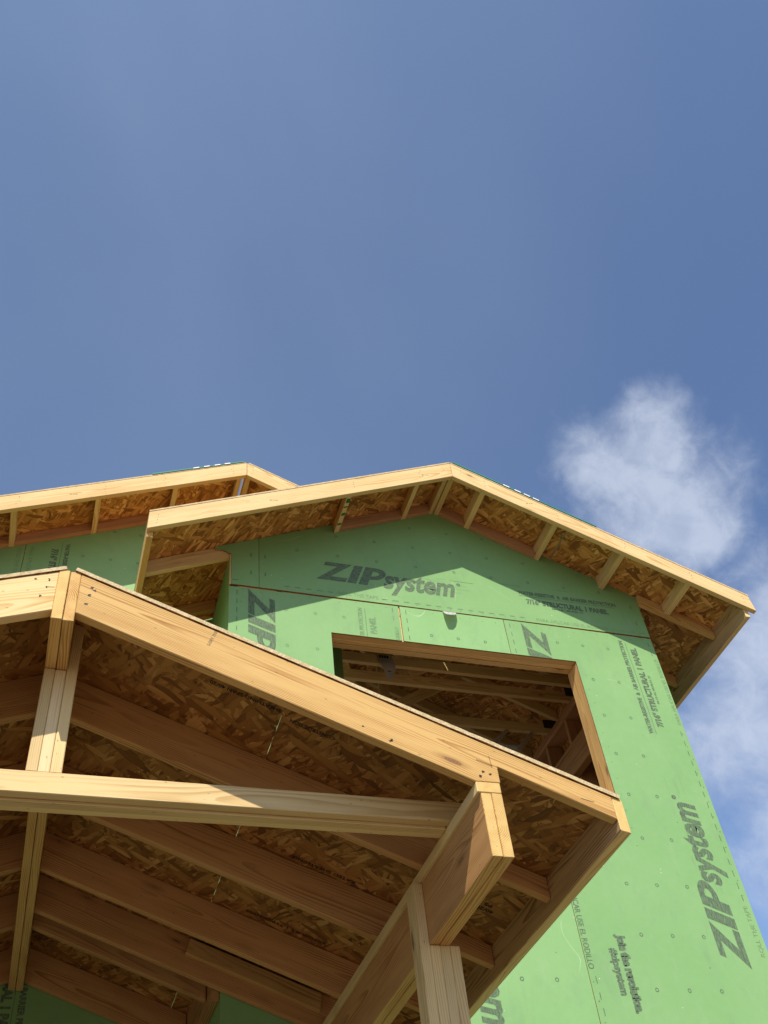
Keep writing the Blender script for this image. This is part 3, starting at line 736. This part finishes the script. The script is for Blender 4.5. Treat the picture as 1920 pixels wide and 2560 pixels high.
# strip nailed along the last rafter, ledger on the side wall
prism('nailing_strip', PO, [(.731, 2.320), (1.41, 2.058), (1.40, 1.975), (.708, 2.247)], 'y', 5.102, 5.1415, 'fir', (1, 0, -SP))
block('ledger', .861, .9015, D+.016, 6.045, 2.055, 2.305, 'rafter')
# deck boards
def zpd(x): return zp(x)+.0015
DM = ('osbp', 'osbe')
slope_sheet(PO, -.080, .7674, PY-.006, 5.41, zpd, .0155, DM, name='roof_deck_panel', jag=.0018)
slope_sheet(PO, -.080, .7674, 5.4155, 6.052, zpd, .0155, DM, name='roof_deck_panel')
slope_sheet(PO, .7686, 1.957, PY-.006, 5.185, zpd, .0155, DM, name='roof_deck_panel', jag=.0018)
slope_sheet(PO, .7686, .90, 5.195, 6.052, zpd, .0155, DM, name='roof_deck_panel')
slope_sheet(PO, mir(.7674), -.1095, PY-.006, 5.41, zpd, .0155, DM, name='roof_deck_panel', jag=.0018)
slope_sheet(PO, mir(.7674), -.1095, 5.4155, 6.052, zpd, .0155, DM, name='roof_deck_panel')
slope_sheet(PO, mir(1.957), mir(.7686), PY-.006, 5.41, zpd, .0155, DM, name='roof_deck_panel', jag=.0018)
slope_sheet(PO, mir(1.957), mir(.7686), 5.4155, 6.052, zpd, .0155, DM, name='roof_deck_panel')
# nails and split heads on the end rafters
nails(rakeR, [(-.012, PY, 2.588), (-.018, PY, 2.548), (-.024, PY, 2.506), (.0, PY, 2.575)], PY, .007)
nails(rakeL, [(-.165, PY, 2.602), (-.212, PY, 2.597), (-.17, PY, 2.565), (-.186, PY, 2.52)], PY, .006)
nails(rakeR, [(1.43, PY, 1.935), (1.455, PY, 1.928), (1.415, PY, 1.915)], PY, .006)
nails(rakeR, [(1.088, PY, 2.032), (1.094, PY, 2.037), (.99, PY, 2.085)], PY, .0055)
# mill stamps on the underside of the deck
def deck_text(parent, txt, x, y, L, h, flip=True, mat='stamp'):
    sl = Vector((1, 0, -SP)).normalized()
    U, V = (-sl, Vector((0, 1, 0))) if flip else (sl, Vector((0, -1, 0)))
    fs = fit(glyphs(txt, .02), 0, L, 0, h, .69)
    n = Vector((-SP, 0, -1)).normalized()
    flat('mill_stamp', parent, fs, (x, y, zp(x)), U, V, n, .001, mat)
dk = [o for o in PO.children if o.name.startswith('roof_deck_panel')]
deck_text(dk[0], 'THIS SIDE DOWN', .33, 2.965, .27, .030); deck_text(dk[0], 'VERS LE BAS', .30, 3.015, .17, .022)
deck_text(dk[0], 'STRENGTH AXIS', .66, 3.0, .20, .024); deck_text(dk[0], 'THIS DIRECTION', .70, 3.04, .2, .018)
deck_text(dk[0], 'SHEATHING SPAN 40/20', .76, 3.13, .30, .020); deck_text(dk[2], 'CONSTRUCTION', .98, 3.16, .19, .02)
deck_text(dk[2], 'RATED SHEATHING', 1.30, 4.05, .30, .020); deck_text(dk[2], 'EXPOSURE 1 THICKNESS', 1.32, 4.65, .42, .02)
deck_text(dk[2], 'PS 2-10', 1.83, 3.80, .12, .022); deck_text(dk[2], '40/20  15/32', 1.85, 3.84, .18, .024); deck_text(dk[2], 'EXPOSURE 1', 1.75, 4.06, .15, .022)
deck_text(dk[0], 'STRENGTH AXIS THIS DIRECTION', .60, 4.06, .52, .022)

# ================================================================== loose things
fl = thing('paper_flap', 'small white paper flap sticking out of the wall seam above the window', 'label', (2.578, D, 4.86))
bm = bmesh.new()
rows = [(-.001, 4.912, 2.523, 2.633), (-.035, 4.868, 2.516, 2.618), (-.060, 4.836, 2.516, 2.590), (-.074, 4.818, 2.520, 2.556)]
gv = []
for dy, z, x0, x1 in rows:
    gv.append([bm.verts.new((x0, D+dy, z)), bm.verts.new((x1, D+dy, z+.001))])
for a, b_ in zip(gv, gv[1:]): bm.faces.new((a[0], a[1], b_[1], b_[0]))
bmesh.ops.solidify(bm, geom=list(bm.faces), thickness=.0012)
finish('paper_sheet', bm, fl, 'paper', lambda co: tuple(co))
tg = thing('truss_tag', 'grey printed tag hanging from a truss just inside the window opening', 'label', (2.30, 6.05, 4.95))
bm = bmesh.new(); gv = []
for k, (z, dy, wd_) in enumerate(((5.175, 0, .13), (5.10, -.004, .125), (5.03, -.02, .11), (4.97, -.014, .07), (4.925, .0, .03))):
    gv.append([bm.verts.new((2.285+.02*k-.0*k, 6.083+dy, z)), bm.verts.new((2.285+.02*k+wd_, 6.083+dy-.01, z))])
for a, b_ in zip(gv, gv[1:]): bm.faces.new((a[0], a[1], b_[1], b_[0]))
bmesh.ops.solidify(bm, geom=list(bm.faces), thickness=.0012)
tgs = finish('tag_sheet', bm, tg, 'card', lambda co: tuple(co))
flat('printed_block', tgs, [rect(.02+.022*k, .036+.022*k, .0, .028) for k in range(4)], (2.285, 6.071, 5.135), (1, 0, 0), (0, 0, 1), (0, -1, 0), .003, 'stamp')
flat('printed_block', tgs, [rect(0, .03, 0, .014)], (2.36, 6.058, 4.985), (1, 0, 0), (0, 0, 1), (0, -1, 0), .003, 'orange')
# aluminium ladder leaning inside
ld = thing('ladder', 'pale grey metal ladder leaning inside the window opening', 'ladder', (3.2, 6.1, 1.4))
dv = Vector((-.39, -.435, -.475))
for x in (3.745, 3.995): stick('rail', ld, Vector((x, 6.835, 5.10))+dv*2.9, (x, 6.835, 5.10), .035, .022, 'steel', (1, -1, 0))
for k in range(4):
    q = Vector((3.745, 6.835, 5.10))+dv*(1.1+k*.5); stick('rung', ld, q, q+Vector((.25, 0, 0)), .028, .028, 'steel', (0, 1, 0))
# grade stamp and a smudge of dirt on the end rafter
fs = fit(glyphs('S-DRY 2X8', .01), 0, .075, 0, .012, .69)
flat('grade_stamp', rakeR, fs, (.43, PY, 2.375), (.35, 0, .93), (-.93, 0, .35), (0, -1, 0), .0008, 'fade')
fs = fit(glyphs('SPF  STUD', .01), 0, .06, 0, .01, .69)
for pb, x, y, zf in ((rl, 2.33, Q, zd), (rr, 3.2, Q, zd), (b1, -.3, Q2, zr), (rl, 1.1, Q, zd)):
    flat('grade_stamp', pb, fs, (x, y, zf(x)-.09), (.98, 0, .2), (-.2, 0, .98), (0, -1, 0), .0008, 'fade')
# cut-line pencil marks and bent nails around the joints
for pb, segs in ((rakeR, ((1.468, 1.955, 1.463, 2.005), (1.41, 1.985, 1.47, 1.962), (1.80, 1.858, 1.85, 1.846))), (rakeL, ((-.175, 2.566, -.142, 2.569),))):
    ps = []
    for x0, z0, x1, z1 in segs:
        e = Vector((x1-x0, z1-z0)).normalized()*.0008; ps.append([(x0-e.y, z0+e.x), (x1-e.y, z1+e.x), (x1+e.y, z1-e.x), (x0+e.y, z0-e.x)])
    flat('pencil_marks', pb, ps, (0, PY, 0), (1, 0, 0), (0, 0, 1), (0, -1, 0), .0008, 'nail')
